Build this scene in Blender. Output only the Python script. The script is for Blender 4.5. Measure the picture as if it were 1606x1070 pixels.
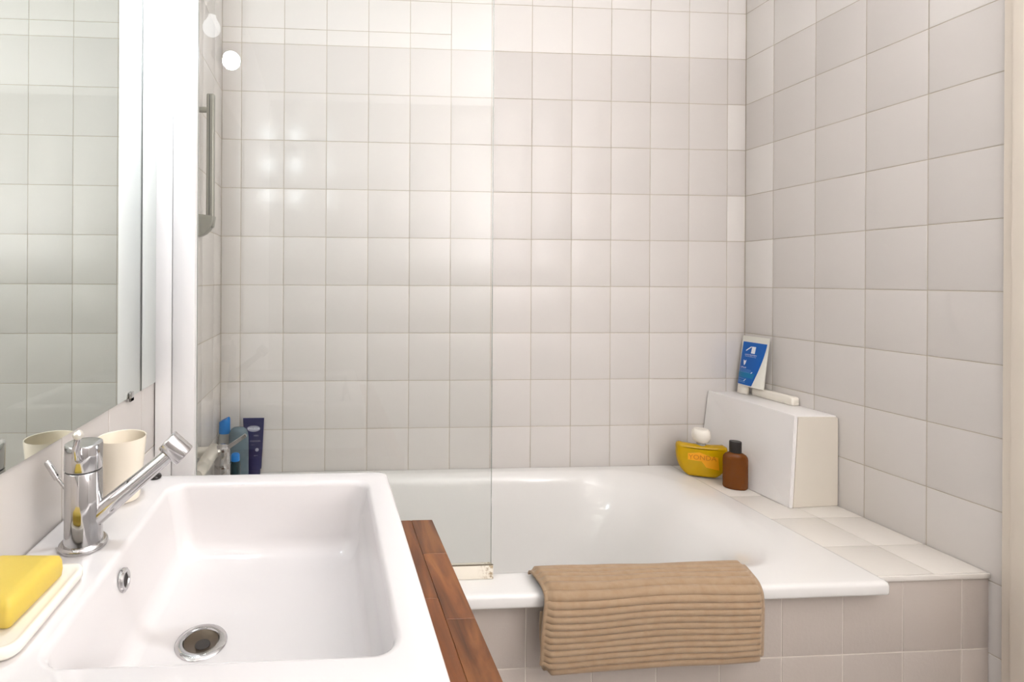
import bpy, bmesh, math, random
from mathutils import Vector, Matrix, noise
random.seed(7)
for o in list(bpy.data.objects): bpy.data.objects.remove(o)
sc = bpy.context.scene
col = sc.collection
FLOOR = -1.23                     # heights below are measured from a tile joint 1.23 m above the floor
UP = 1.23

# ---------------------------------------------------------------- camera
cam_d = bpy.data.cameras.new('camera'); cam = bpy.data.objects.new('camera', cam_d); col.objects.link(cam)
F_PX, CX, CY = 775.97, 559.73, 439.38
cam_d.sensor_width = 36; cam_d.lens = F_PX / 1606 * 36
cam_d.shift_x = (803 - CX) / 1606; cam_d.shift_y = (CY - 535) / 1606
cam_d.clip_start = 0.02
yaw, roll = 0.06021, -0.00525
c_, s_ = math.cos(yaw), math.sin(yaw); cr_, sr_ = math.cos(roll), math.sin(roll)
R_ = Vector((c_, -s_, 0)); U_ = Vector((0, 0, 1)); FW = Vector((s_, c_, 0))
X_ = cr_ * R_ - sr_ * U_; Y_ = sr_ * R_ + cr_ * U_
cam.matrix_world = Matrix(((X_.x, Y_.x, -FW.x, 0.30507), (X_.y, Y_.y, -FW.y, -1.7672), (X_.z, Y_.z, -FW.z, 0.01917 + UP), (0, 0, 0, 1)))
sc.camera = cam

# ---------------------------------------------------------------- world, light, exposure
w = bpy.data.worlds.new('world'); sc.world = w; w.use_nodes = True
w.node_tree.nodes['Background'].inputs[0].default_value = (1, .97, .93, 1)
w.node_tree.nodes['Background'].inputs[1].default_value = 0.3
FILL_W, BULB_L = 52.0, 460.0  # strengths of the added room fill and of the lit spot bulb
ld = bpy.data.lights.new('added_fill_light', 'AREA'); ld.shape = 'DISK'; ld.size = 0.30
ld.energy = FILL_W; ld.color = (.965, .952, .985)
lo = bpy.data.objects.new('added_fill_light', ld); col.objects.link(lo); lo.location = (1.58, -2.05, .06 + UP); lo.rotation_euler = (math.pi + math.radians(12), 0, 0)   # added soft room light in an uplighter bowl, bounced off ceiling and rear wall
vs = sc.view_settings
vs.view_transform = 'Standard'; vs.look = 'None'; vs.gamma = 1; vs.use_curve_mapping = False; vs.exposure = 0.22
sc.cycles.use_denoising = True
sc.cycles.diffuse_bounces = 5; sc.cycles.max_bounces = 10; sc.cycles.glossy_bounces = 4
sc.cycles.use_adaptive_sampling = True; sc.cycles.adaptive_threshold = .025; sc.cycles.caustics_refractive = False; sc.cycles.caustics_reflective = False
sc.cycles.transparent_max_bounces = 16; sc.cycles.sample_clamp_indirect = 30

# ---------------------------------------------------------------- materials
def srgb(r, g, b):
    f = lambda v: (v / 12.92 if v <= .04045 else ((v + .055) / 1.055) ** 2.4)
    return (f(r / 255), f(g / 255), f(b / 255), 1)
def mat(name, base, rough=.5, metal=0, coat=0, spec=.5, bump=None, vary=0, trans=0, ior=1.45, sheen=0, noise_col=None):
    m = bpy.data.materials.new(name); m.use_nodes = True
    nt = m.node_tree; b = nt.nodes['Principled BSDF']
    b.inputs['Base Color'].default_value = base; b.inputs['Roughness'].default_value = rough
    b.inputs['Metallic'].default_value = metal; b.inputs['Coat Weight'].default_value = coat
    b.inputs['Specular IOR Level'].default_value = spec; b.inputs['Transmission Weight'].default_value = trans
    b.inputs['IOR'].default_value = ior; b.inputs['Sheen Weight'].default_value = sheen
    L = nt.links
    cur = None
    tc = nt.nodes.new('ShaderNodeTexCoord')
    if noise_col:                       # (second colour, scale, low, high)
        n = nt.nodes.new('ShaderNodeTexNoise'); n.inputs['Scale'].default_value = noise_col[1]; n.inputs['Detail'].default_value = 5
        L.new(tc.outputs['Object'], n.inputs['Vector'])
        r = nt.nodes.new('ShaderNodeMapRange'); r.inputs[1].default_value = noise_col[2]; r.inputs[2].default_value = noise_col[3]
        L.new(n.outputs[0], r.inputs[0])
        mx = nt.nodes.new('ShaderNodeMix'); mx.data_type = 'RGBA'
        mx.inputs[6].default_value = base; mx.inputs[7].default_value = noise_col[0]
        L.new(r.outputs[0], mx.inputs[0]); cur = mx.outputs[2]
    if vary:
        oi = nt.nodes.new('ShaderNodeObjectInfo')
        r = nt.nodes.new('ShaderNodeMapRange'); r.inputs[3].default_value = 1 - vary; r.inputs[4].default_value = 1 + vary
        L.new(oi.outputs['Random'], r.inputs[0])
        hs = nt.nodes.new('ShaderNodeHueSaturation'); hs.inputs['Color'].default_value = base
        L.new(r.outputs[0], hs.inputs['Value'])
        if cur: L.new(cur, hs.inputs['Color'])
        cur = hs.outputs[0]
    if cur: L.new(cur, b.inputs['Base Color'])
    if bump:                            # (scale, strength, distance)
        n = nt.nodes.new('ShaderNodeTexNoise'); n.inputs['Scale'].default_value = bump[0]; n.inputs['Detail'].default_value = 3
        L.new(tc.outputs['Object'], n.inputs['Vector'])
        bp = nt.nodes.new('ShaderNodeBump'); bp.inputs['Strength'].default_value = bump[1]; bp.inputs['Distance'].default_value = bump[2]
        L.new(n.outputs[0], bp.inputs['Height']); L.new(bp.outputs[0], b.inputs['Normal'])
    return m
M = {}
M['tile'] = mat('tile_beige', srgb(214, 209, 204), .30, bump=(28, .2, .001), vary=.02)
M['tile_white'] = mat('tile_white', srgb(226, 222, 217), .30, bump=(28, .2, .001), vary=.015)
M['tile_panel'] = mat('tile_taupe', srgb(192, 182, 173), .28, bump=(120, .35, .0012), vary=.05)
M['tile_cream'] = mat('tile_cream', srgb(224, 219, 211), .22, bump=(40, .3, .001), vary=.015)
M['grout'] = mat('grout', srgb(190, 180, 164), .85, noise_col=(srgb(158, 146, 124), 9, .58, .75))
M['grout_light'] = mat('grout_light', srgb(224, 217, 206), .85)
M['paint'] = mat('paint_white', srgb(238, 236, 233), .6)
M['paint_beige'] = mat('paint_beige', srgb(194, 190, 187), .6)
M['lacquer'] = mat('lacquer_white', srgb(244, 242, 240), .32, bump=(30, .1, .001))
M['casing'] = mat('casing_cream', srgb(226, 216, 202), .4)
M['floor'] = mat('floor_tile', srgb(165, 160, 156), .4)
M['ceramic'] = mat('ceramic_white', srgb(219, 215, 213), .09, coat=.3)
M['enamel'] = mat('enamel_white', srgb(230, 228, 224), .13, coat=.3)
M['chrome'] = mat('chrome', (.56, .55, .55, 1), .08, metal=1)
M['chrome_dark'] = mat('chrome_dark_gap', (.05, .05, .05, 1), .4)  # flat near-black for the rail's centre line and the tap's gap ring
M['satin'] = mat('satin_metal', (.80, .77, .70, 1), .32, metal=.75)
M['grey'] = mat('grey_metal', srgb(158, 156, 146), .35, metal=.5)
M['mirror'] = mat('mirror_silver', (.74, .785, .755, 1), .0, metal=1)
M['mirror_edge'] = mat('mirror_edge', srgb(70, 82, 74), .2)
M['dark'] = mat('dark_hole', (.02, .015, .012, 1), .5)
M['black'] = mat('black_plastic', srgb(34, 28, 26), .3)
M['cup'] = mat('cup_cream', srgb(243, 233, 214), .25)
M['dish'] = mat('dish_white', srgb(240, 234, 222), .25)
M['soap'] = mat('soap_yellow', srgb(214, 188, 84), .45, bump=(25, .2, .002)); 
sb = M['soap'].node_tree.nodes['Principled BSDF']; sb.inputs['Subsurface Weight'].default_value = .3; sb.inputs['Subsurface Radius'].default_value = (.01, .007, .002)
M['towel'] = mat('towel_brown', srgb(166, 141, 113), .95, sheen=.2, bump=(900, .6, .001), noise_col=(srgb(160, 132, 102), 60, .4, .7))
M['hem'] = mat('hem_brown', srgb(176, 143, 108), .95, sheen=.3, bump=(900, .5, .001))
M['board'] = mat('board_white', srgb(240, 237, 234), .3)
M['board_cream'] = mat('board_cream', srgb(224, 217, 204), .35)
M['plastic_white'] = mat('plastic_white', srgb(240, 234, 222), .35)
M['tube_white'] = mat('tube_white', srgb(226, 224, 214), .35)
M['blue'] = mat('print_blue', srgb(0, 92, 178), .3)
M['teal'] = mat('print_teal', srgb(0, 118, 170), .3)
M['print_white'] = mat('print_white', srgb(240, 244, 248), .4)
M['print_pale'] = mat('print_pale_blue', srgb(130, 180, 220), .4)
M['navy'] = mat('tube_navy', srgb(34, 36, 78), .35)
M['silver_print'] = mat('print_silver', srgb(150, 150, 165), .4)
M['cap_blue'] = mat('cap_blue', srgb(20, 120, 200), .3)
M['amber'] = mat('bottle_amber', srgb(118, 66, 22), .18, trans=.15, ior=1.3)
M['yellow_bottle'] = mat('bottle_yellow', srgb(250, 200, 14), .06, trans=.5, ior=1.33)
M['print_red'] = mat('print_red', srgb(190, 112, 10), .4)
M['label_orange'] = mat('label_orange', srgb(238, 164, 20), .3)
M['grey_bottle'] = mat('bottle_grey_blue', srgb(118, 138, 148), .15, trans=.35, ior=1.3)
M['pale_bottle'] = mat('bottle_pale', srgb(196, 196, 190), .2, trans=.3, ior=1.3)
M['teal_bottle'] = mat('bottle_dark_teal', srgb(24, 50, 56), .2)
M['bulb_dim'] = None
M['lamp_metal'] = mat('lamp_metal', srgb(150, 150, 152), .3, metal=.6)

def emission(name, colr, s):
    m = bpy.data.materials.new(name); m.use_nodes = True; nt = m.node_tree; nt.nodes.clear()
    e = nt.nodes.new('ShaderNodeEmission'); e.inputs[0].default_value = colr; e.inputs[1].default_value = s
    o = nt.nodes.new('ShaderNodeOutputMaterial'); nt.links.new(e.outputs[0], o.inputs[0]); return m
M['bulb_on'] = emission('bulb_lit', (.84, .92, 1, 1), BULB_L)

M['bulb_dim'] = emission('bulb_glowing_dim', (.93, .96, 1, 1), 5)  # glow added so the second bulb shows in the glass reflection
def glass_mat(name, tint, double=1.9):
    m = bpy.data.materials.new(name); m.use_nodes = True; nt = m.node_tree; nt.nodes.clear(); L = nt.links
    g = nt.nodes.new('ShaderNodeNewGeometry')
    ior = nt.nodes.new('ShaderNodeMapRange'); ior.inputs[3].default_value = 1.5; ior.inputs[4].default_value = 1 / 1.5
    L.new(g.outputs['Backfacing'], ior.inputs[0])
    fr = nt.nodes.new('ShaderNodeFresnel'); L.new(ior.outputs[0], fr.inputs['IOR'])
    mu = nt.nodes.new('ShaderNodeMath'); mu.operation = 'MULTIPLY'; mu.use_clamp = True; mu.inputs[1].default_value = double
    L.new(fr.outputs[0], mu.inputs[0])
    t = nt.nodes.new('ShaderNodeBsdfTransparent'); t.inputs[0].default_value = tint
    gl = nt.nodes.new('ShaderNodeBsdfGlossy'); gl.inputs['Roughness'].default_value = 0.0
    mx = nt.nodes.new('ShaderNodeMixShader'); L.new(mu.outputs[0], mx.inputs[0]); L.new(t.outputs[0], mx.inputs[1]); L.new(gl.outputs[0], mx.inputs[2])
    o = nt.nodes.new('ShaderNodeOutputMaterial'); L.new(mx.outputs[0], o.inputs[0]); return m
M['glass'] = glass_mat('screen_glass', (.945, .962, .95, 1))
tb = bpy.data.materials.new('screen_glass_rear'); tb.use_nodes = True; tb.node_tree.nodes.clear()
_t = tb.node_tree.nodes.new('ShaderNodeBsdfTransparent'); _o = tb.node_tree.nodes.new('ShaderNodeOutputMaterial'); tb.node_tree.links.new(_t.outputs[0], _o.inputs[0])
M['glass_rear'] = tb
M['glass_edge'] = mat('screen_glass_edge', srgb(150, 158, 146), .2, trans=.3)

def wood_mat():
    m = bpy.data.materials.new('wood_oiled'); m.use_nodes = True; nt = m.node_tree; L = nt.links; b = nt.nodes['Principled BSDF']
    tc = nt.nodes.new('ShaderNodeTexCoord'); oi = nt.nodes.new('ShaderNodeObjectInfo')
    mp = nt.nodes.new('ShaderNodeMapping'); mp.inputs['Scale'].default_value = (38, 5, 38)
    ad = nt.nodes.new('ShaderNodeVectorMath'); ad.operation = 'ADD'
    sc_ = nt.nodes.new('ShaderNodeMath'); sc_.operation = 'MULTIPLY'; sc_.inputs[1].default_value = 50
    L.new(oi.outputs['Random'], sc_.inputs[0]); L.new(tc.outputs['Object'], mp.inputs[0]); L.new(mp.outputs[0], ad.inputs[0]); L.new(sc_.outputs[0], ad.inputs[1])
    n = nt.nodes.new('ShaderNodeTexNoise'); n.inputs['Scale'].default_value = 1.0; n.inputs['Detail'].default_value = 6; n.inputs['Distortion'].default_value = 1.2
    L.new(ad.outputs[0], n.inputs['Vector'])
    cr = nt.nodes.new('ShaderNodeValToRGB'); e = cr.color_ramp.elements
    e[0].position = .28; e[0].color = srgb(78, 42, 18); e[1].position = .72; e[1].color = srgb(158, 100, 52)
    k = cr.color_ramp.elements.new(.5); k.color = srgb(118, 68, 32)
    L.new(n.outputs[0], cr.inputs[0])
    hs = nt.nodes.new('ShaderNodeHueSaturation'); r = nt.nodes.new('ShaderNodeMapRange'); r.inputs[3].default_value = .58; r.inputs[4].default_value = 1.12
    L.new(oi.outputs['Random'], r.inputs[0]); L.new(r.outputs[0], hs.inputs['Value']); L.new(cr.outputs[0], hs.inputs['Color'])
    L.new(hs.outputs[0], b.inputs['Base Color']); b.inputs['Roughness'].default_value = .35; return m
M['wood'] = wood_mat()
# stained cream rail of the glass screen: brown marks towards one end
def rail_mat():
    m = mat('rail_cream', srgb(236, 229, 214), .4); nt = m.node_tree; L = nt.links; b = nt.nodes['Principled BSDF']
    tc = nt.nodes.new('ShaderNodeTexCoord'); n = nt.nodes.new('ShaderNodeTexNoise'); n.inputs['Scale'].default_value = 130; n.inputs['Detail'].default_value = 4
    L.new(tc.outputs['Object'], n.inputs['Vector'])
    sx = nt.nodes.new('ShaderNodeSeparateXYZ'); L.new(tc.outputs['Object'], sx.inputs[0])
    r = nt.nodes.new('ShaderNodeMapRange'); r.inputs[1].default_value = .295; r.inputs[2].default_value = .335; L.new(sx.outputs[0], r.inputs[0])
    r2 = nt.nodes.new('ShaderNodeMapRange'); r2.inputs[1].default_value = .47; r2.inputs[2].default_value = .62; L.new(n.outputs[0], r2.inputs[0])
    mu = nt.nodes.new('ShaderNodeMath'); mu.operation = 'MULTIPLY'; L.new(r.outputs[0], mu.inputs[0]); L.new(r2.outputs[0], mu.inputs[1])
    mx = nt.nodes.new('ShaderNodeMix'); mx.data_type = 'RGBA'; mx.inputs[6].default_value = srgb(236, 229, 214); mx.inputs[7].default_value = srgb(150, 122, 74)
    L.new(mu.outputs[0], mx.inputs[0]); L.new(mx.outputs[2], b.inputs['Base Color']); return m
M['rail'] = rail_mat()

# ---------------------------------------------------------------- mesh helpers
class MB:
    def __init__(s): s.v = []; s.f = []
    def add(s, v, f):
        k = len(s.v); s.v += [tuple(p) for p in v]; s.f += [[i + k for i in q] for q in f]; return s
    def box(s, x0, x1, y0, y1, z0, z1, bev=0, seg=2):
        bm = bmesh.new(); bmesh.ops.create_cube(bm, size=1)
        for v in bm.verts:
            v.co = Vector(((x0 + x1) / 2 + v.co.x * (x1 - x0), (y0 + y1) / 2 + v.co.y * (y1 - y0), (z0 + z1) / 2 + v.co.z * (z1 - z0)))
        if bev: bmesh.ops.bevel(bm, geom=bm.edges[:], offset=bev, segments=seg, affect='EDGES', profile=.5)
        return s.addbm(bm)
    def addbm(s, bm):
        bm.verts.index_update(); s.add([v.co.copy() for v in bm.verts], [[v.index for v in f.verts] for f in bm.faces]); bm.free(); return s
    def lathe(s, prof, c=(0, 0, 0), axis=(0, 0, 1), n=40, sx=1, sy=1):
        """prof: (radius, height) pairs; radius 0 closes"""
        q = Vector((0, 0, 1)).rotation_difference(Vector(axis).normalized()); c = Vector(c)
        rings = []; vs_ = []; fs = []
        for r, h in prof:
            if r <= 1e-7: rings.append([len(vs_)]); vs_.append(c + q @ Vector((0, 0, h)))
            else:
                rings.append(list(range(len(vs_), len(vs_) + n)))
                for i in range(n):
                    a = 2 * math.pi * i / n; vs_.append(c + q @ Vector((r * sx * math.cos(a), r * sy * math.sin(a), h)))
        for a, b in zip(rings, rings[1:]):
            for i in range(n):
                j = (i + 1) % n
                if len(a) == 1 and len(b) > 1: fs.append([a[0], b[j], b[i]])
                elif len(b) == 1 and len(a) > 1: fs.append([a[i], a[j], b[0]])
                elif len(a) > 1: fs.append([a[i], a[j], b[j], b[i]])
        return s.add(vs_, fs)
    def tube(s, pts, rad, n=16, cap=True):
        pts = [Vector(p) for p in pts]; rad = rad if isinstance(rad, (list, tuple)) else [rad] * len(pts)
        vs_ = []; fs = []; prev = None
        for i, p in enumerate(pts):
            t = (pts[min(i + 1, len(pts) - 1)] - pts[max(i - 1, 0)]).normalized()
            if prev is None:
                a = Vector((0, 0, 1)) if abs(t.z) < .9 else Vector((1, 0, 0)); u = t.cross(a).normalized()
            else: u = (prev - t * prev.dot(t)).normalized()
            prev = u; v = t.cross(u)
            for k in range(n):
                an = 2 * math.pi * k / n; vs_.append(p + (u * math.cos(an) + v * math.sin(an)) * rad[i])
        for i in range(len(pts) - 1):
            for k in range(n): fs.append([i * n + k, i * n + (k + 1) % n, (i + 1) * n + (k + 1) % n, (i + 1) * n + k])
        if cap: fs.append(list(range(n))[::-1]); fs.append([(len(pts) - 1) * n + k for k in range(n)])
        return s.add(vs_, fs)
    def loft(s, loops, cap0=False, cap1=False, closed=True):
        n = len(loops[0]); vs_ = [p for l in loops for p in l]; fs = []
        for i in range(len(loops) - 1):
            for k in range(n if closed else n - 1): fs.append([i * n + k, i * n + (k + 1) % n, (i + 1) * n + (k + 1) % n, (i + 1) * n + k])
        if cap0: fs.append(list(range(n))[::-1])
        if cap1: fs.append([(len(loops) - 1) * n + k for k in range(n)])
        return s.add(vs_, fs)
    def extrude(s, outline, d0, d1, plane='xz', bev=0):
        """outline: 2D points; extruded along the third axis"""
        mk = {'xz': lambda a, b, d: (a, d, b), 'yz': lambda a, b, d: (d, a, b), 'xy': lambda a, b, d: (a, b, d)}[plane]
        bm = bmesh.new()
        A = [bm.verts.new(mk(a, b, d0)) for a, b in outline]; B = [bm.verts.new(mk(a, b, d1)) for a, b in outline]; n = len(A)
        f0 = bm.faces.new(A); f1 = bm.faces.new(B[::-1])
        for i in range(n): bm.faces.new([A[(i + 1) % n], A[i], B[i], B[(i + 1) % n]])
        bmesh.ops.recalc_face_normals(bm, faces=bm.faces[:])
        if bev: bmesh.ops.bevel(bm, geom=list({e for f in (f0, f1) for e in f.edges}), offset=bev, segments=3, affect='EDGES', profile=.5)
        return s.addbm(bm)
ORG = {}
def tag(o, label=None, cat=None, group=None, kind=None):
    if label: o['label'] = label
    if cat: o['category'] = cat
    if group: o['group'] = group
    if kind: o['kind'] = kind
    return o
def place(o, origin, parent=None):
    ORG[o.name] = Vector(origin)
    if parent is not None: o.parent = parent; o.location = Vector(origin) - ORG[parent.name]
    else: o.location = Vector(origin)
    col.objects.link(o); return o
def root(name, origin, label, cat, group=None):
    o = bpy.data.objects.new(name, None); o.empty_display_size = .05
    place(o, origin); return tag(o, label, cat, group)
def obj(name, mb, m, parent=None, origin=None, smooth=True, recalc=True, angle=35):
    """mesh in room coordinates; origin defaults to the base centre"""
    if origin is None:
        xs, ys, zs = zip(*mb.v); origin = ((min(xs) + max(xs)) / 2, (min(ys) + max(ys)) / 2, min(zs))
    me = bpy.data.meshes.new(name); og = Vector(origin)
    me.from_pydata([Vector(p) - og for p in mb.v], [], mb.f)
    if recalc:
        bm = bmesh.new(); bm.from_mesh(me); bmesh.ops.recalc_face_normals(bm, faces=bm.faces[:]); bm.to_mesh(me); bm.free()
    for mm in (m if isinstance(m, (list, tuple)) else [m]): me.materials.append(mm)
    if smooth: shade(me, angle)
    o = bpy.data.objects.new(name, me); return place(o, origin, parent)
def shade(me, angle=35):
    me.shade_smooth(); me.set_sharp_from_angle(angle=math.radians(angle))
def local(name, mb, m, parent, smooth=True, angle=35, org=(0, 0, 0)):
    """mesh given in its parent's own frame"""
    me = bpy.data.meshes.new(name); me.from_pydata([Vector(p) - Vector(org) for p in mb.v], [], mb.f)
    bm = bmesh.new(); bm.from_mesh(me); bmesh.ops.recalc_face_normals(bm, faces=bm.faces[:]); bm.to_mesh(me); bm.free()
    me.materials.append(m)
    if smooth: shade(me, angle)
    o = bpy.data.objects.new(name, me); o.parent = parent; o.location = org; col.objects.link(o); return o
def rrect(x0, x1, y0, y1, r, z, n=8):
    pts = []
    for cx, cy, a0 in ((x1 - r, y1 - r, 0), (x0 + r, y1 - r, 90), (x0 + r, y0 + r, 180), (x1 - r, y0 + r, 270)):
        for i in range(n):
            a = math.radians(a0 + 90 * i / (n - 1)); pts.append((cx + r * math.cos(a), cy + r * math.sin(a), z))
    return pts
def text_mb(body, size, spacing=1.0, align='CENTER'):
    cu = bpy.data.curves.new('t', 'FONT'); cu.body = body; cu.size = size; cu.align_x = align; cu.align_y = 'CENTER'; cu.space_character = spacing; cu.resolution_u = 3
    o = bpy.data.objects.new('t', cu); col.objects.link(o)
    dg = bpy.context.evaluated_depsgraph_get(); me = bpy.data.meshes.new_from_object(o.evaluated_get(dg))
    mb = MB(); mb.add([v.co.copy() for v in me.vertices], [list(q.vertices) for q in me.polygons])
    bpy.data.objects.remove(o); bpy.data.curves.remove(cu); bpy.data.meshes.remove(me); return mb

# ---------------------------------------------------------------- tiles
TW, TH = 0.15, 0.17108
XL, XR = -0.0677, 1.8718
CEIL = 1.17
TM = {}
def tile_mesh(wd, ht, m, gap=.0022, bev=.0010):
    key = (round(wd, 3), round(ht, 3), m.name)
    if key in TM: return TM[key]
    a, b = (wd - gap) / 2, (ht - gap) / 2
    def ring(d, y): return [(-a + d, y, -b + d), (a - d, y, -b + d), (a - d, y, b - d), (-a + d, y, b - d)]
    mb = MB(); mb.loft([ring(0, .006), ring(0, bev), ring(bev * .35, bev * .3), ring(bev * 1.4, 0)], cap1=True)
    me = bpy.data.meshes.new('tile'); me.from_pydata(mb.v, [], mb.f); me.materials.append(m)
    shade(me, 50); TM[key] = me; return me
ROT = {'back': (0, 0, 0), 'right': (0, 0, -math.pi / 2), 'left': (0, 0, math.pi / 2), 'up': (-math.pi / 2, 0, 0)}
def tile(parent, face, c, wd, ht, m):
    if wd < .012 or ht < .012: return
    o = bpy.data.objects.new('tile', tile_mesh(wd, ht, m)); col.objects.link(o)
    o.parent = parent; o.location = Vector(c) - ORG[parent.name]
    r = ROT[face]; j = .0012
    o.rotation_euler = (r[0] + random.uniform(-j, j), r[1] + random.uniform(-j, j) * .3, r[2] + random.uniform(-j, j)); return o
def spans(edges): return list(zip(edges, edges[1:]))
def rowz(r): return (5 - r) * TH
WALL_D = .0011

# room shell
def shell(name, x0, x1, y0, y1, z0, z1, m): return tag(obj(name, MB().box(x0, x1, y0, y1, z0, z1), m, smooth=False), kind='structure')
YF = -2.75
shell('floor', XL - .1, XR + .1, YF - .1, .1, FLOOR - .06, FLOOR, M['floor'])
shell('ceiling', XL - .1, XR + .1, YF - .1, .1, CEIL, CEIL + .06, M['paint'])
wall_back = shell('wall_back', XL - .1, XR + .1, WALL_D, .1, FLOOR, CEIL, M['grout'])
wall_left = shell('wall_left', XL - .1, XL - WALL_D, YF, WALL_D, FLOOR, CEIL, M['grout'])
wall_right = shell('wall_right', XR + WALL_D, XR + .1, YF, WALL_D, FLOOR, CEIL, M['grout'])
shell('wall_front', XL - .1, XR + .1, YF - .1, YF, FLOOR, CEIL, M['paint_beige'])
# plain painted lining of the room outside the bath recess
obj('lining', MB().box(XR - .004, XR + .003, YF, -.80, FLOOR, CEIL), M['paint'], wall_right, smooth=False)
obj('lining', MB().box(XL - .003, XL + .001, YF, -1.795, FLOOR, CEIL), M['paint'], wall_left, smooth=False)

RIM = -.660
# back wall: cut column, 12 full columns, cut column
xe = [XL] + [k * TW for k in range(13)] + [XR]
for r in range(-2, 9):
    z1, z0 = min(rowz(r), CEIL), max(rowz(r + 1), RIM - .012)
    for k, (a, b) in enumerate(spans(xe)):
        m = M['tile']
        if r < 0: m = M['tile_white']
        elif k == 13 and r in (1, 3): m = M['tile_white']
        if r == -1 and k < 6:          # row split in two, narrow strip below, in the columns next to the left corner
            tile(wall_back, 'back', ((a + b) / 2, 0, z0 + .0275), b - a, .055, m)
            tile(wall_back, 'back', ((a + b) / 2, 0, (z0 + .055 + z1) / 2), b - a, z1 - z0 - .055, m)
        else: tile(wall_back, 'back', ((a + b) / 2, 0, (z0 + z1) / 2), b - a, z1 - z0, m)
# right wall
ye = [0] + [-(.1154 + k * TW) for k in range(5)]
for r in range(-2, 12):
    z1, z0 = min(rowz(r), CEIL), max(rowz(r + 1), FLOOR)
    for k, (a, b) in enumerate(spans(ye)):
        if r >= 9 and k < 3: continue
        m = M['tile']
        if r < 0 or (k == 4 and r == 0) or (k == 0 and r in (0, 2, 4)): m = M['tile_white']
        tile(wall_right, 'right', (XR, (a + b) / 2, (z0 + z1) / 2), a - b, z1 - z0, m)
# left wall: inside the bath recess, then over the washbasin
ye = [0, -.11, -.26, -.41, -.56, -.655, -.743] + [-.743 - TW * k for k in range(1, 8)]
for r in range(-2, 12):
    z1, z0 = min(rowz(r), CEIL), max(rowz(r + 1), FLOOR)
    for k, (a, b) in enumerate(spans(ye)):
        if r >= 9 and k < 5: continue
        tile(wall_left, 'left', (XL, (a + b) / 2, (z0 + z1) / 2), a - b, z1 - z0, M['tile'] if r >= 0 else M['tile_white'])
# white boarded post that ends the bath recess
post = tag(obj('trim_1', MB().box(XL + .001, .015, -.668, -.646, RIM, CEIL, .002), M['lacquer']), kind='structure')
obj('post_board', MB().box(-.0285, .019, -.676, -.667, RIM, CEIL, .0025), M['lacquer'], post)
obj('post_board', MB().box(XL + .002, -.0300, -.673, -.667, RIM, CEIL, .0025), M['lacquer'], post)
obj('post_edge', MB().box(.014, .019, -.667, -.647, RIM, CEIL, .0015), M['lacquer'], post)
# cream casing at the open end of the right wall
cas = tag(obj('trim_2', MB().box(XR - .010, XR + .0015, -.795, -.7165, FLOOR, CEIL, .003), M['casing']), kind='structure')
obj('casing_bead', MB().box(XR - .020, XR - .009, -.790, -.736, FLOOR, CEIL, .004), M['casing'], cas)

# ---------------------------------------------------------------- bathtub
def tub():
    x0, x1, y0, y1 = XL + .002, 1.587, -.722, -.0015
    L = []
    def out(d, z, r=.012): L.append(rrect(x0 + d, x1 - d, y0 + d, y1 - d, max(r - d * .3, .004), z, 12))
    out(.024, -.690); out(.004, -.690); out(.0008, -.688); out(0, -.684); out(0, -.668); out(.002, -.663); out(.006, -.6605); out(.012, RIM)
    def inn(d, z, r, dl=0, dr=0): L.append(rrect(.075 + d + dl, 1.515 - d - dr, -.642 + d, -.046 - d, r, z, 12))
    inn(-.008, RIM, .20, 0, .0); inn(0, -.6607, .20, 0, .004); inn(.008, -.664, .20, 0, .022); inn(.016, -.671, .20, 0, .050); inn(.022, -.683, .20, 0, .080); inn(.027, -.70, .19, 0, .110)
    inn(.036, -.80, .17, .012, .190); inn(.046, -.92, .15, .026, .25); inn(.060, -1.00, .13, .04, .29); inn(.085, -1.045, .11, .05, .32); inn(.12, -1.062, .10, .05, .33); inn(.2, -1.066, .05, .05, .34)
    return MB().loft(L, cap1=True)
t = obj('bathtub', tub(), M['enamel'], angle=60)
tag(t, 'white enamel bathtub built in along the tiled back wall', 'bathtub')
# tiled panel in front of the tub
panel = obj('wall_tub', MB().box(XL + .002, XR - .001, -.690 + WALL_D, -.663, FLOOR, -.6915).box(1.590, XR - .001, -.690 + WALL_D, -.663, -.6915, -.6765), M['grout_light'], smooth=False)
tag(panel, kind='structure')
pe = [XL, .001, .151, .301, .451, .601, .751, .903, 1.0535, 1.2045, 1.354, 1.504, 1.653, 1.802, XR - .001]
pz = [-.6735, -.844, -1.015, -1.186, FLOOR]
for k, (a, b) in enumerate(spans(pe)):
    for r, (z1, z0) in enumerate(spans(pz)):
        if r == 0 and b < 1.60: z1 = -.6915
        tile(panel, 'back', ((a + b) / 2, -.690, (z0 + z1) / 2), b - a, z1 - z0, M['tile_panel'])
# tiled ledge at the far end of the tub
ledge = obj('tiled_ledge', MB().box(1.5885, XR - .001, -.662, -.0015, FLOOR, -.6675), M['grout_light'], smooth=False)
tag(ledge, 'cream tiled ledge between bathtub and right wall', 'ledge')
for a, b in spans([1.5885, 1.735, XR - .001]):
    for y1, y0 in spans([-.0015, -.115, -.264, -.413, -.563, -.688]):
        tile(ledge, 'up', ((a + b) / 2, (y0 + y1) / 2, -.6645), b - a, y1 - y0, M['tile_cream'])
obj('edge_strip', MB().box(1.5885, XR - .003, -.695, -.6885, -.6760, -.6640, .002), M['tile_cream'], ledge)

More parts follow.
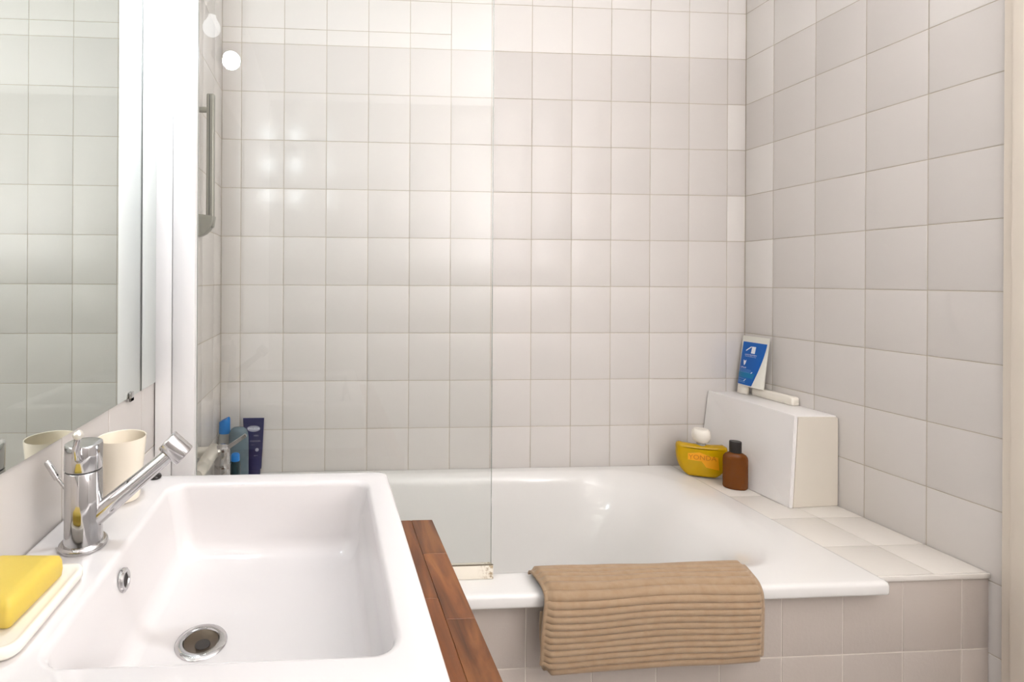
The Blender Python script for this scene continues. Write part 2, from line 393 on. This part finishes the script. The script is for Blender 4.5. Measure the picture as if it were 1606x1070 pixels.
# ---------------------------------------------------------------- shower screen
scr = root('shower_screen', (.35, -.655, RIM), 'frameless clear glass shower screen standing on the bathtub rim', 'shower screen')
g = obj('glass_pane', MB().box(.0195, .683, -.658, -.652, -.630, .90), [M['glass'], M['glass_rear'], M['glass_edge']], scr, smooth=False)
for f in g.data.polygons: f.material_index = 0 if f.normal.y < -.5 else (1 if f.normal.y > .5 else 2)
obj('bottom_rail', MB().box(.0195, .686, -.663, -.648, RIM + .0005, -.6285, .0015), M['rail'], scr)
obj('seal', MB().box(.0195, .686, -.6625, -.6590, -.6285, -.6272), mat('seal_dark', srgb(110, 98, 80), .6), scr, smooth=False)

# ---------------------------------------------------------------- shower slide rail and mixer on the left wall
sr = root('shower_rail', (XL, -.34, .138), 'grey metal shower slide rail on the shaded left wall behind the white post', 'shower rail')
obj('bar', MB().box(-.0375, -.0155, -.350, -.330, .165, .545, .005, 3), M['grey'], sr)
obj('bar_groove', MB().box(-.0290, -.0270, -.3508, -.349, .19, .540), M['chrome_dark'], sr, smooth=False)
pts = [(XL + .001, .138), (-.052, .141), (-.038, .148), (-.026, .160), (-.0175, .176), (-.0145, .192), (-.0145, .198), (XL + .001, .204)]
obj('bracket', MB().extrude(pts, -.358, -.322, 'xz', .003), M['grey'], sr)
obj('stand_off', MB().lathe([(0, 0), (.008, 0), (.008, .034), (0, .034)], (XL + .0005, -.34, .50), (1, 0, 0), 20), M['grey'], sr)

mx = root('bath_mixer', (XL, -.40, -.56), 'wall mounted bath mixer tap with lever, beside the bottles in the left corner', 'mixer tap')
obj('body', MB().lathe([(0, 0), (.009, 0), (.012, .002), (.0165, .002), (.018, .005), (.018, .055), (.0172, .057), (.0172, .060), (.018, .062), (.018, .085), (.0172, .087), (.0172, .090), (.018, .092), (.018, .20), (.016, .204), (0, .204)], (-.016, -.525, -.470), (0, 1, 0), 32), M['satin'], mx)
for y in (-.495, -.345):
    o = obj('wall_union', MB().lathe([(0, 0), (.028, 0), (.026, .008), (.015, .012), (.015, .05), (0, .05)], (XL + .0005, y, -.470), (1, 0, 0), 28), M['satin'], mx)
cb = obj('cartridge', MB().lathe([(0, 0), (.020, 0), (.0225, .006), (.0225, .044), (.0212, .046), (.0212, .049), (.0225, .051), (.0225, .083), (.020, .093), (.013, .099), (0, .101)], (.009, -.335, -.553), (0, 0, 1), 36), M['chrome'], mx)
def bar_between(a, b, w0, h0, w1, h1):
    a, b = Vector(a), Vector(b); d = (b - a).normalized(); u = d.cross(Vector((0, 1, 0))).normalized(); v = d.cross(u)
    q = lambda c, ww, hh: [c + u * ww + v * hh, c - u * ww + v * hh, c - u * ww - v * hh, c + u * ww - v * hh]
    bm = bmesh.new(); mb = MB().loft([q(a, w0, h0), q(b, w1, h1)], True, True)
    V = [bm.verts.new(p) for p in mb.v]; [bm.faces.new([V[i] for i in f]) for f in mb.f]; bmesh.ops.recalc_face_normals(bm, faces=bm.faces[:])
    bmesh.ops.bevel(bm, geom=bm.edges[:], offset=.0015, segments=2, affect='EDGES'); return MB().addbm(bm)
obj('lever', bar_between((.012, -.335, -.470), (.076, -.335, -.426), .005, .008, .0045, .007), M['chrome'], mx)

# ---------------------------------------------------------------- mirror
mir = root('mirror', (XL, -1.2, -.2025), 'large frameless wall mirror over the washbasin', 'mirror')
mo = obj('mirror_glass', MB().box(XL + .0006, XL + .0056, -1.75, -.6795, -.2025, .66), [M['mirror'], M['mirror_edge']], mir, smooth=False)
for f in mo.data.polygons: f.material_index = 0 if f.normal.x > .5 else 1
for y in (-.815, -1.45):
    obj('clip', MB().box(XL + .0005, XL + .0095, y - .008, y + .008, -.2105, -.2030, .001).box(XL + .0060, XL + .0095, y - .008, y + .008, -.2105, -.1935, .001), M['chrome'], mir)

# ---------------------------------------------------------------- wooden top, cabinet, washbasin
CT = -.440
top = root('wooden_countertop', (.22, -1.2, CT - .04), 'oiled brown wood countertop of glued staves under the washbasin', 'countertop')
xs_ = [XL + .002, -.02, .03, .08, .13, .18, .23, .28, .33, .38, .432, .468, .509]
rnd = random.Random(11)
for k, (a, b) in enumerate(spans(xs_)):
    cuts = {10: [-1.72, -1.24, -1.06, -.828], 11: [-1.72, -1.40, -1.105, -.945, -.828], 9: [-1.72, -1.33, -1.0, -.828]}.get(k) or [-1.72, -1.3 + rnd.uniform(-.1, .1), -.828]
    for y0, y1 in spans(cuts):
        obj('stave', MB().box(a, b - .0003, y0, y1 - .0003, CT - .04, CT, .0006, 1), M['wood'], top)
cabinet = root('vanity_cabinet', (.2, -1.27, FLOOR), 'plain white vanity cabinet below the wooden countertop', 'cabinet')
obj('carcass', MB().box(XL + .003, .455, -1.69, -.85, FLOOR + .08, CT - .0405, .002), M['lacquer'], cabinet)
obj('plinth', MB().box(XL + .02, .42, -1.67, -.87, FLOOR, FLOOR + .0805), M['lacquer'], cabinet)
for y0, y1, yk in ((-1.686, -1.272, -1.31), (-1.268, -.854, -1.23)):
    d = obj('door', MB().box(.4555, .474, y0, y1, FLOOR + .09, CT - .05, .002), M['lacquer'], cabinet)
    obj('knob', MB().lathe([(0, 0), (.005, 0), (.005, .012), (.013, .016), (.013, .024), (0, .027)], (.474, yk, -.72), (1, 0, 0), 24), M['chrome'], d)

ZS = -.319
def basin():
    x0, x1, y0, y1 = XL + .0012, .413, -1.425, -.893
    L = []
    def out(d, z, r=.014): L.append(rrect(x0 + d, x1 - d, y0 + d, y1 - d, r, z, 9))
    out(.012, CT + .0004); out(.004, CT + .0008); out(.003, CT + .004); out(0, -.330); out(0, ZS - .009); out(.0012, ZS - .004); out(.004, ZS - .001); out(.008, ZS)
    def inn(d, z, r, dl=0, dr=0, df=0, dn=0): L.append(rrect(.050 + d + dl, .374 - d - dr, -1.322 + d + dn, -.934 - d - df, r, z, 9))
    inn(-.005, ZS, .030); inn(-.001, ZS - .0012, .028); inn(.0015, ZS - .004, .027); inn(.003, ZS - .008, .026)
    inn(.006, -.36, .026, .005, .004); inn(.009, -.405, .026, .010, .007, .003, .004); inn(.012, -.418, .026, .012, .009, .005, .006); inn(.018, -.4265, .024, .013, .010, .006, .008)
    inn(.026, -.4290, .020, .013, .010, .006, .008); inn(.06, -.4300, .015, .013, .010, .006, .008)
    return MB().loft(L, True, True)
snk = obj('washbasin', basin(), M['ceramic'], angle=60)
tag(snk, 'rectangular white ceramic washbasin set on the wooden countertop', 'washbasin')
dr = obj('drain', MB().lathe([(.0205, -.006), (.0205, .0005), (.022, .0028), (.027, .0030), (.0305, .0016), (.0315, .0002)], (.152, -1.145, -.4298), (0, 0, 1), 48), M['chrome'], snk)
obj('drain_cup', MB().lathe([(.0206, .0012), (.019, .0002), (0, .0002)], (.152, -1.145, -.4298), (0, 0, 1), 40), mat('drain_inside', srgb(96, 84, 70), .35, metal=.6), dr, origin=(.152, -1.145, -.4298))
obj('drain_hole', MB().lathe([(0, 0), (.009, 0), (.009, .0006), (0, .0006)], (.155, -1.150, -.4294), (0, 0, 1), 24), M['dark'], dr)
ax = Vector((1, 0, .12)).normalized()
ov = obj('overflow_ring', MB().lathe([(.0075, -.002), (.0075, .0012), (.0085, .0026), (.0115, .0026), (.0135, .0008), (.0138, -.002)], (.0605, -1.148, -.348), ax, 36), M['chrome'], snk)
obj('overflow_hole', MB().lathe([(0, .0008), (.0078, .0008)], (.0605, -1.148, -.348), ax, 28), M['dark'], ov)

# ---------------------------------------------------------------- basin tap
fx, fy = -.0015, -1.120
tap = root('basin_tap', (fx, fy, ZS), 'chrome single lever basin mixer tap on the washbasin deck', 'tap')
obj('flange', MB().lathe([(0, 0), (.0278, 0), (.0285, .002), (.0278, .005), (.0258, .0068), (.0225, .0068)], (fx, fy, ZS + .0003), n=56), M['chrome'], tap)
obj('body', MB().lathe([(0, .0066), (.0232, .0066), (.0224, .012), (.0218, .03), (.0218, .0955), (.0212, .0965), (0, .0965)], (fx, fy, ZS), n=56), M['chrome'], tap)
obj('gap_ring', MB().lathe([(0, 0), (.0206, 0), (.0206, .002), (0, .002)], (fx, fy, ZS + .0964), n=48), M['chrome_dark'], tap)
cp = obj('lever_cap', MB().lathe([(0, 0), (.0214, 0), (.0220, .001), (.0220, .030), (.0213, .0318), (.0196, .0324), (0, .0324)], (fx, fy, ZS + .0984), n=56), M['chrome'], tap)
obj('lever', MB().tube([(fx + .004, fy - .019, ZS + .116), (fx + .005, fy - .029, ZS + .122), (fx + .006, fy - .033, ZS + .132), (fx + .008, fy - .033, ZS + .146)], [.0052, .0048, .0040, .0036]), M['chrome'], cp)
obj('lever_knob', MB().lathe([(0, -.0062), (.003, -.0054), (.0053, -.003), (.0062, 0), (.0053, .003), (.003, .0054), (0, .0062)], (fx + .0085, fy - .033, ZS + .150), n=24), M['satin'], cp)
S0 = Vector((fx + .012, fy + .002, ZS + .034)); S1 = Vector((fx + .102, fy + .016, ZS + .109))
sp = obj('spout', MB().tube([S0, S0.lerp(S1, .15), S0.lerp(S1, .6), S1], [.0130, .0122, .0100, .0088], 28), M['chrome'], tap)
d = (S1 - S0).normalized(); dn = Vector((d.x * .55, .0, -1)); dn = (dn - d * dn.dot(d)).normalized()
dn = (dn + d * .12).normalized()
hc = S1 + d * .010 - dn * .017
obj('aerator', MB().lathe([(0, 0), (.0135, 0), (.0150, .0015), (.0150, .030), (.0142, .0315), (.0110, .0315), (.0110, .030), (0, .030)], hc, dn, 40), M['chrome'], sp)
obj('pop_up_rod', MB().tube([(fx - .018, fy + .004, ZS + .062), (fx - .034, fy + .004, ZS + .083), (fx - .0345, fy + .004, ZS + .0838), (fx - .047, fy + .004, ZS + .104), (fx - .048, fy + .004, ZS + .1055)], [.0022, .0022, .0042, .0042, .0030], 16), M['chrome'], tap)

# ---------------------------------------------------------------- things on the washbasin
cupo = obj('tumbler', MB().lathe([(0, 0), (.0235, 0), (.0258, .0015), (.0268, .005), (.0352, .0935), (.0350, .0955), (.0335, .0950), (.0252, .007), (.022, .0055), (0, .0052)], (-.009, -.985, ZS + .0003), n=56), M['cup'])
tag(cupo, 'plain cream tumbler on the washbasin deck behind the tap', 'tumbler')
def soap_dish():
    x0, x1, y0, y1 = -.0645, .0335, -1.318, -1.183
    L = [rrect(x0 + .006, x1 - .006, y0 + .006, y1 - .006, .012, ZS + .0004), rrect(x0 + .003, x1 - .003, y0 + .003, y1 - .003, .014, ZS + .0012), rrect(x0, x1, y0, y1, .015, ZS + .005), rrect(x0, x1, y0, y1, .015, ZS + .0120),
         rrect(x0 + .0012, x1 - .0012, y0 + .0012, y1 - .0012, .014, ZS + .0132), rrect(x0 + .004, x1 - .004, y0 + .004, y1 - .004, .012, ZS + .0132), rrect(x0 + .006, x1 - .006, y0 + .006, y1 - .006, .011, ZS + .0125), rrect(x0 + .010, x1 - .010, y0 + .010, y1 - .010, .009, ZS + .0105)]
    return MB().loft(L, True, True)
tag(obj('soap_dish', soap_dish(), M['dish'], angle=50), 'flat white rectangular soap dish holding the yellow soap', 'soap dish')
def soap():
    a = Matrix.Rotation(math.radians(-3), 3, 'Z'); c = Vector((-.0200, -1.2450, ZS + .0107)); hx, hy = .036, .044
    prof = [(.004, 0), (.001, .003), (0, .010), (.0008, .019), (.003, .0235), (.008, .0262), (.015, .0268)]
    L = []
    for dd, z in prof: L.append([c + a @ Vector(q) for q in rrect(-hx + dd, hx - dd, -hy + dd, hy - dd, max(.006 - dd, .003), z)])
    return MB().loft(L, True, True)
tag(obj('soap_bar', soap(), M['soap'], angle=50), 'chunky yellow bar of soap lying in the white dish', 'soap')
tag(obj('rubber_stopper', MB().lathe([(0, 0), (.0105, 0), (.0115, .002), (.0105, .005), (.006, .0075), (0, .008)], (.014, -.907, ZS + .0003), n=28), M['black']), 'tiny black stopper at the far edge of the washbasin', 'stopper')

# ---------------------------------------------------------------- bath towel over the rim
def towel():
    # profile from inside the tub over the rim, down the front, folded back up behind: (y, z)
    key = [(-.658, -.6560), (-.661, -.6500), (-.668, -.6472), (-.690, -.6460), (-.716, -.6465), (-.730, -.652), (-.738, -.664), (-.7425, -.69), (-.745, -.73), (-.7455, -.78), (-.7445, -.812), (-.7420, -.823), (-.7370, -.827), (-.7315, -.823), (-.7290, -.812), (-.7275, -.78), (-.7270, -.74), (-.7275, -.700)]
    P = [Vector((0, a, b)) for a, b in key]
    fine = []
    for i in range(len(P) - 1):
        p0, p1, p2, p3 = P[max(i - 1, 0)], P[i], P[i + 1], P[min(i + 2, len(P) - 1)]
        for k in range(24):
            tt = k / 24; fine.append(.5 * ((2 * p1) + (-p0 + p2) * tt + (2 * p0 - 5 * p1 + 4 * p2 - p3) * tt * tt + (-p0 + 3 * p1 - 3 * p2 + p3) * tt ** 3))
    fine.append(P[-1])
    ln = [0]
    for a, b in zip(fine, fine[1:]): ln.append(ln[-1] + (b - a).length)
    N = 480; tot = ln[-1]; path = []; j = 0
    for i in range(N):
        s = tot * i / (N - 1)
        while j < len(ln) - 2 and ln[j + 1] < s: j += 1
        f = (s - ln[j]) / max(ln[j + 1] - ln[j], 1e-9); path.append((s, fine[j].lerp(fine[j + 1], f)))
    per = .0152; NX = 90; HEM = .010
    mb = MB(); hem = MB(); V = []
    x_l, x_r = .752, 1.272
    for i, (s, p) in enumerate(path):
        a = path[max(i - 1, 0)][1]; b = path[min(i + 1, N - 1)][1]; tn = (b - a).normalized(); nr = Vector((0, tn.z, -tn.y)); nr = -nr if nr.dot(Vector((0, -.68, -.74)) - p) > 0 else nr
        # narrower where it tops the rim, wavering sides
        fr = min(max((-.655 - p.z) / .17, 0), 1)
        fr = min(max((-.655 - p.z) / .17, 0), 1); xl = .770 - (.016 if s < tot * .62 else .004) * fr + .002 * math.sin(s * 30); back = min(max((p.y + .745) / .095, 0), 1) if p.z > -.70 and s < tot * .5 else 0
        xr = 1.257 + .036 * back ** 1.3 + .003 * math.sin(s * 22)
        row = []
        for k in range(NX + 1):
            x = xl + (xr - xl) * k / NX
            wob = .0036 * noise.noise((x * 7, s * 9, 1.3)) + .0016 * math.sin(x * 19 + s * 6)
            ph = ((s + wob + .004 * noise.noise((x * 5, 0, s * 3))) / per) % 1.0
            edge = min(x - xl, xr - x); amp = min(1, max(0, (edge - HEM) / .004))
            rib = (abs(math.sin(math.pi * ph)) ** .5) * .0105 * amp + .0012 * (1 - amp)
            big = .0025 * noise.noise((x * 4, s * 6, 7.7))
            kz = .865 - .05 * k / NX; zz = p.z if p.z > -.655 else -.655 + (p.z + .655) * kz
            row.append(Vector((x, p.y, zz)) + nr * (rib + big))
        V.append(row)
    n1 = NX + 1
    mb.add([q for r in V for q in r], [[i * n1 + k, i * n1 + k + 1, (i + 1) * n1 + k + 1, (i + 1) * n1 + k] for i in range(N - 1) for k in range(NX)])
    return mb
tw = obj('towel', towel(), M['towel'], angle=180, recalc=False)
sm = tw.modifiers.new('thickness', 'SOLIDIFY'); sm.thickness = .0040; sm.offset = -1
tag(tw, 'folded brown ribbed towel hung over the front rim of the bathtub', 'towel')

# ---------------------------------------------------------------- boxed-in pipe casing on the ledge
bx = root('pipe_box', (1.79, -.17, -.6642), 'white boarded box standing on the ledge in the tiled corner', 'box')
BZ0, BZ1 = -.6642, -.3900
def slab(pts, th, axis):
    mb = MB(); e = Vector(axis) * th; A = [Vector(q) for q in pts]; B = [q + e for q in A]
    bm = bmesh.new(); VA = [bm.verts.new(q) for q in A]; VB = [bm.verts.new(q) for q in B]
    bm.faces.new(VA); bm.faces.new(VB[::-1])
    for i in range(4): bm.faces.new([VA[(i + 1) % 4], VA[i], VB[i], VB[(i + 1) % 4]])
    bmesh.ops.recalc_face_normals(bm, faces=bm.faces[:]); bmesh.ops.bevel(bm, geom=bm.edges[:], offset=.002, segments=2, affect='EDGES'); return mb.addbm(bm)
obj('front_board', slab([(1.703, -.356, BZ0), (1.692, -.003, BZ0), (1.726, -.003, BZ1 + .004), (1.722, -.352, BZ1 + .004)], .010, (1, 0, 0)), M['board'], bx)
obj('end_board', slab([(1.714, -.353, BZ0), (XR - .002, -.345, BZ0), (XR - .002, -.345, BZ1 - .004), (1.733, -.349, BZ1 - .001)], .010, (0, 1, 0)), M['board_cream'], bx)
obj('top_board', MB().box(1.737, XR - .002, -.338, -.003, BZ1 - .012, BZ1, .0015), M['board'], bx)

# ---------------------------------------------------------------- tubes and bottles
class Squeeze:
    """crimped tube standing on its cap, in its own frame, front towards -y"""
    def __init__(s, h0, h1, w0, w1, d0): s.h0, s.h1, s.w0, s.w1, s.d0 = h0, h1, w0, w1, d0
    def ab(s, z):
        t = min(max((z - s.h0) / (s.h1 - s.h0), 0), 1); return s.w0 + (s.w1 - s.w0) * t ** .9, max(s.d0 * (1 - t ** 1.15), .0012)
    def front(s, x, z, off=.0004):
        a, b = s.ab(z); q = max(0, 1 - (x / a) ** 2); return (x, -b * math.sqrt(q) - off, z)
    def body(s):
        L = []
        for i in range(15):
            z = s.h0 + (s.h1 - s.h0) * i / 14; a, b = s.ab(z)
            L.append([(a * math.cos(2 * math.pi * k / 48), b * math.sin(2 * math.pi * k / 48), z) for k in range(48)])
        return MB().loft(L, True, True)
    def patch(s, fl, fr, z0, z1, off=.0004, nx=16, nz=16):
        mb = MB(); vs_ = []
        for j in range(nz + 1):
            z = z0 + (z1 - z0) * j / nz; a, b = fl(z), fr(z)
            vs_ += [s.front(a + (b - a) * i / nx, z, off) for i in range(nx + 1)]
        return mb.add(vs_, [[j * (nx + 1) + i, j * (nx + 1) + i + 1, (j + 1) * (nx + 1) + i + 1, (j + 1) * (nx + 1) + i] for j in range(nz) for i in range(nx)])
    def text(s, body, size, cx, cz, off=.0009, sp=1.0, mirror=False):
        t = text_mb(body, size, sp); return MB().add([s.front(cx + p[0], cz + p[1], off) for p in t.v], t.f)
    def poly(s, pts, off=.0009): return MB().add([s.front(a, b, off) for a, b in pts], [list(range(len(pts)))])

# blue lotion tube leaning on the right wall, on the box
lt = root('lotion_tube', (1.833, -.066, BZ1 + .0004), 'blue and white lotion tube leaning on the wall on top of the white box', 'tube')
lt.rotation_euler = (math.radians(-6.5), 0, -math.pi / 2)
Q = Squeeze(.030, .212, .053, .0565, .017)
local('tube_body', Q.body(), M['tube_white'], lt, angle=60)
local('cap', MB().lathe([(0, 0), (.0195, 0), (.021, .002), (.021, .026), (.019, .0302), (0, .0302)], (-.029, 0, 0), n=36, sy=.62), M['plastic_white'], lt)
lab = local('print_panel', Q.patch(lambda z: -.049 + .002 * (.19 - z) / .16, lambda z: .050 - .030 * ((.190 - z) / .155) ** 1.5 if z < .19 else .05, .034, .190), M['blue'], lt, angle=180)
def on(name, mb, m): return local(name, mb, m, lab, smooth=False)
on('print_band', Q.patch(lambda z: -.048, lambda z: .020 + (z - .06) * .25, .060, .079, .0006, 12, 4), M['teal'])
on('logo_square', Q.poly([(-.006, .150), (.010, .150), (.010, .175), (-.006, .175)]), M['print_white'])
on('logo_stroke', Q.poly([(-.030, .156), (-.026, .158), (-.008, .172), (-.006, .175), (-.012, .174), (-.029, .160)]), M['print_white'])
on('lettering', Q.text('LA ROCHE-POSAY', .0062, -.006, .1435), M['print_white'])
on('lettering', Q.text('LABORATOIRE DERMATOLOGIQUE', .0030, -.006, .1375), M['print_white'])
on('emblem', Q.poly([(-.032, .124), (-.026, .120), (-.019, .124), (-.020, .112), (-.026, .103), (-.030, .112)]), M['print_white'])
on('lettering', Q.text('LIPIKAR', .0080, -.027, .0955), M['print_white'])
for z, wd in ((.0885, .054), (.0835, .056), (.0790, .050)): on('fine_print', Q.patch(lambda z_: -.045, lambda z_: -.045 + wd, z, z + .0010, .0009, 8, 1), M['print_pale'])
on('slash', Q.poly([(-.016, .046), (-.013, .046), (.016, .084), (.0125, .084)]), M['print_white'])
for z, wd in ((.055, .03), (.0465, .034), (.042, .036)): on('fine_print', Q.patch(lambda z_: -.043, lambda z_: -.043 + wd, z, z + .0010, .0009, 8, 1), M['print_pale'])
# white block beside it
def block():
    L = []
    for dd, z in ((.002, 0), (0, .002), (0, .0245), (.003, .028)):
        L.append(rrect(1.842 + dd, XR - .0035 - dd, -.222 + dd, -.063 - dd, .006, BZ1 + .0004 + z))
    return MB().loft(L, True, True)
tag(obj('soap_block', block(), M['plastic_white'], angle=50), 'long white block lying on the white box beside the blue tube', 'block')

# yellow half-moon bottle
yb = root('yellow_bottle', (1.617, -.108, -.6598), 'clear yellow half-moon bottle with round white cap in the tub corner', 'bottle')
yb.rotation_euler = (0, 0, math.radians(-22))
def half_moon():
    out = [(-.066 + .132 * i / 10, .112 - .004 * (1 - (i / 5 - 1) ** 2)) for i in range(11)]
    out += [(.0735, .108), (.0762, .098)]
    for i in range(1, 24):
        a = math.pi * i / 24; c = math.cos(a); out.append((.0765 * math.copysign(abs(c) ** .72, c), max(.088 - .094 * math.sin(a) ** .85, 0)))
    out += [(-.0762, .098), (-.0735, .108)]
    return out
local('bottle_body', MB().extrude(half_moon(), -.021, .021, 'xz', .012), M['yellow_bottle'], yb, angle=60)
local('neck', MB().lathe([(0, .098), (.013, .098), (.013, .118), (0, .118)], (0, 0, 0), n=24), M['pale_bottle'], yb)
local('cap', MB().lathe([(0, .115), (.012, .1152), (.022, .121), (.0275, .132), (.0285, .145), (.0270, .157), (.022, .163), (.010, .1645), (0, .1647)], (0, 0, 0), n=36), M['plastic_white'], yb)
lp = local('print_panel', MB().extrude([(-.045, .080), (-.010, .086), (.020, .076), (.045, .074), (.048, .030), (.010, .036), (-.004, .056), (-.045, .058)], -.0216, -.0212, 'xz'), M['label_orange'], yb, smooth=False)
t_ = text_mb('YONDA', .023); local('lettering', MB().add([(p[0] - .002, -.0220, p[1] + .068) for p in t_.v], t_.f), M['print_red'], yb, smooth=False)

# brown bottle
bb = root('brown_bottle', (1.658, -.207, -.6641), 'slim brown bottle with black screw cap on the ledge beside the white box', 'bottle')
bb.rotation_euler = (0, 0, math.radians(-24))
local('bottle_body', MB().lathe([(0, 0), (.030, 0), (.0335, .003), (.035, .008), (.035, .098), (.0335, .106), (.029, .113), (.022, .1175), (.016, .120), (0, .120)], n=56, sy=.56), M['amber'], bb, angle=50)
local('cap', MB().lathe([(0, .1195), (.0165, .1195), (.0172, .1205), (.0172, .154), (.016, .1562), (0, .1562)], n=40, sy=.85), M['black'], bb)

# bottles in the left corner, on the tub rim
nt_ = root('navy_tube', (.052, -.030, RIM + .0004), 'dark navy tube with silver lettering standing in the left corner', 'tube')
nt_.rotation_euler = (math.radians(-2), 0, 0)
N_ = Squeeze(.022, .196, .0285, .0365, .016)
local('tube_body', N_.body(), M['navy'], nt_, angle=60)
local('cap', MB().lathe([(0, 0), (.024, 0), (.025, .002), (.025, .020), (.022, .0222), (0, .0222)], n=36, sy=.66), M['navy'], nt_)
el = local('oval_badge', N_.poly([(.0225 * math.cos(2 * math.pi * k / 32) + .001, .0105 * math.sin(2 * math.pi * k / 32) + .160) for k in range(32)]), M['silver_print'], nt_, smooth=False)
local('lettering', N_.text('WELEDA', .0105, .001, .160, .0014), M['print_white'], nt_, smooth=False)
for tx, sz, cx, cz in (('MEN', .008, .010, .136), ('DUSCHGEL', .0072, .008, .118), ('2 in 1', .005, .0, .106), ('200 ml', .0045, .010, .070)):
    local('lettering', N_.text(tx, sz, cx, cz), M['silver_print'], nt_, smooth=False)
local('emblem', N_.poly([(.006 * math.cos(2 * math.pi * k / 20) + .014, .006 * math.sin(2 * math.pi * k / 20) + .089) for k in range(20)]), M['silver_print'], nt_, smooth=False)

gb = root('grey_bottle', (.014, -.098, RIM + .0004), 'translucent blue-grey round-shouldered bottle in front of the navy tube', 'bottle')
local('bottle_body', MB().lathe([(0, 0), (.029, 0), (.032, .004), (.033, .012), (.033, .135), (.0325, .155), (.030, .170), (.025, .180), (.016, .186), (0, .188)], n=48, sy=.62), M['grey_bottle'], gb, angle=60)
local('label_panel', MB().lathe([(.0332, .03), (.0332, .12)], n=48, sy=.62), M['grey_bottle'], gb)
pb = root('blue_cap_bottle', (-.040, -.060, RIM + .0004), 'pale bottle with bright blue slanted cap in the left corner', 'bottle')
local('bottle_body', MB().lathe([(0, 0), (.020, 0), (.0215, .003), (.0215, .140), (.0185, .155), (0, .156)], n=40, sy=.8), M['pale_bottle'], pb, angle=50)
cap_l = []
for z, k, sl in ((.1555, 1, 0), (.190, .98, 0), (.200, .96, .006), (.2035, .80, .008)):
    cap_l.append([(.0190 * k * math.cos(2 * math.pi * i / 36), .0150 * k * math.sin(2 * math.pi * i / 36), z + sl * math.cos(2 * math.pi * i / 36)) for i in range(36)])
local('cap', MB().loft(cap_l, True, True), M['cap_blue'], pb)
st = root('small_dark_bottle', (.021, -.195, RIM + .0004), 'small dark teal bottle with blue cap half hidden by the mixer', 'bottle')
local('bottle_body', MB().lathe([(0, 0), (.0145, 0), (.016, .003), (.016, .100), (.013, .110), (0, .111)], n=32), M['teal_bottle'], st)
local('cap', MB().lathe([(0, .1105), (.0135, .1105), (.0135, .128), (.011, .132), (0, .133)], n=32), M['cap_blue'], st)

# ---------------------------------------------------------------- lamps
sl_ = root('spot_lamp', (XL, -.985, .76), 'two-headed metal wall spot lamp above the mirror', 'lamp')
obj('wall_plate', MB().lathe([(0, 0), (.045, 0), (.045, .012), (.038, .018), (0, .019)], (XL + .0005, -.985, .86), (1, 0, 0), 36), M['lamp_metal'], sl_)
def head(p0, pb_, lit):
    p0, pb_ = Vector(p0), Vector(pb_); d = (pb_ - p0).normalized()
    obj('arm', MB().tube([(XL + .015, -.985, .86), (XL + .032, p0.y, .861), (p0.x, p0.y, p0.z + .02), p0], .005, 12), M['lamp_metal'], sl_)
    sk = obj('socket', MB().lathe([(0, -.004), (.010, -.004), (.016, .006), (.020, .022), (.020, .044), (.0185, .044), (.017, .02), (0, .018)], p0, d, 32), M['lamp_metal'], sl_)
    r = .025; c = pb_; L = (pb_ - p0).length
    prof = [(0, L - .044), (.010, L - .044), (.011, L - .032), (.017, L - .019)] + [(r * math.cos(math.radians(a)), L + r * math.sin(math.radians(a))) for a in range(-40, 90, 10)] + [(0, L + r)]
    obj('bulb', MB().lathe(prof, p0, d, 32), M['bulb_on'] if lit else M['bulb_dim'], sk)
head((-.024, -1.000, .672), (.028, -.985, .646), True)
head((-.026, -.990, .812), (-.028, -.985, .738), False)
cl = root('added_uplighter', (1.58, -2.05, FLOOR), 'white floor uplighter added unseen behind the viewpoint', 'lamp')  # added out of view to carry the soft fill light
bw = obj('bowl', MB().lathe([(0, 0), (.06, .003), (.13, .025), (.18, .075), (.184, .09), (.176, .09), (.168, .075), (.12, .034), (0, .012)], (0, 0, -.062), n=48), M['lacquer'], cl, origin=(0, 0, 0))
bw.location = (0, 0, .06 - FLOOR); bw.rotation_euler = (math.radians(12), 0, 0)
obj('stem', MB().tube([(1.58, -2.05, FLOOR + .015), (1.58, -2.05, -.01), (1.58, -2.01, .012)], .012, 16), M['chrome'], cl)
obj('foot', MB().lathe([(0, 0), (.13, 0), (.13, .012), (.03, .022), (0, .022)], (1.58, -2.05, FLOOR), n=40), M['lacquer'], cl)

# ---------------------------------------------------------------- lift everything so that the floor is at zero
for o in sc.objects:
    if o.parent is None and o.type in ('MESH', 'EMPTY'): o.location.z += UP
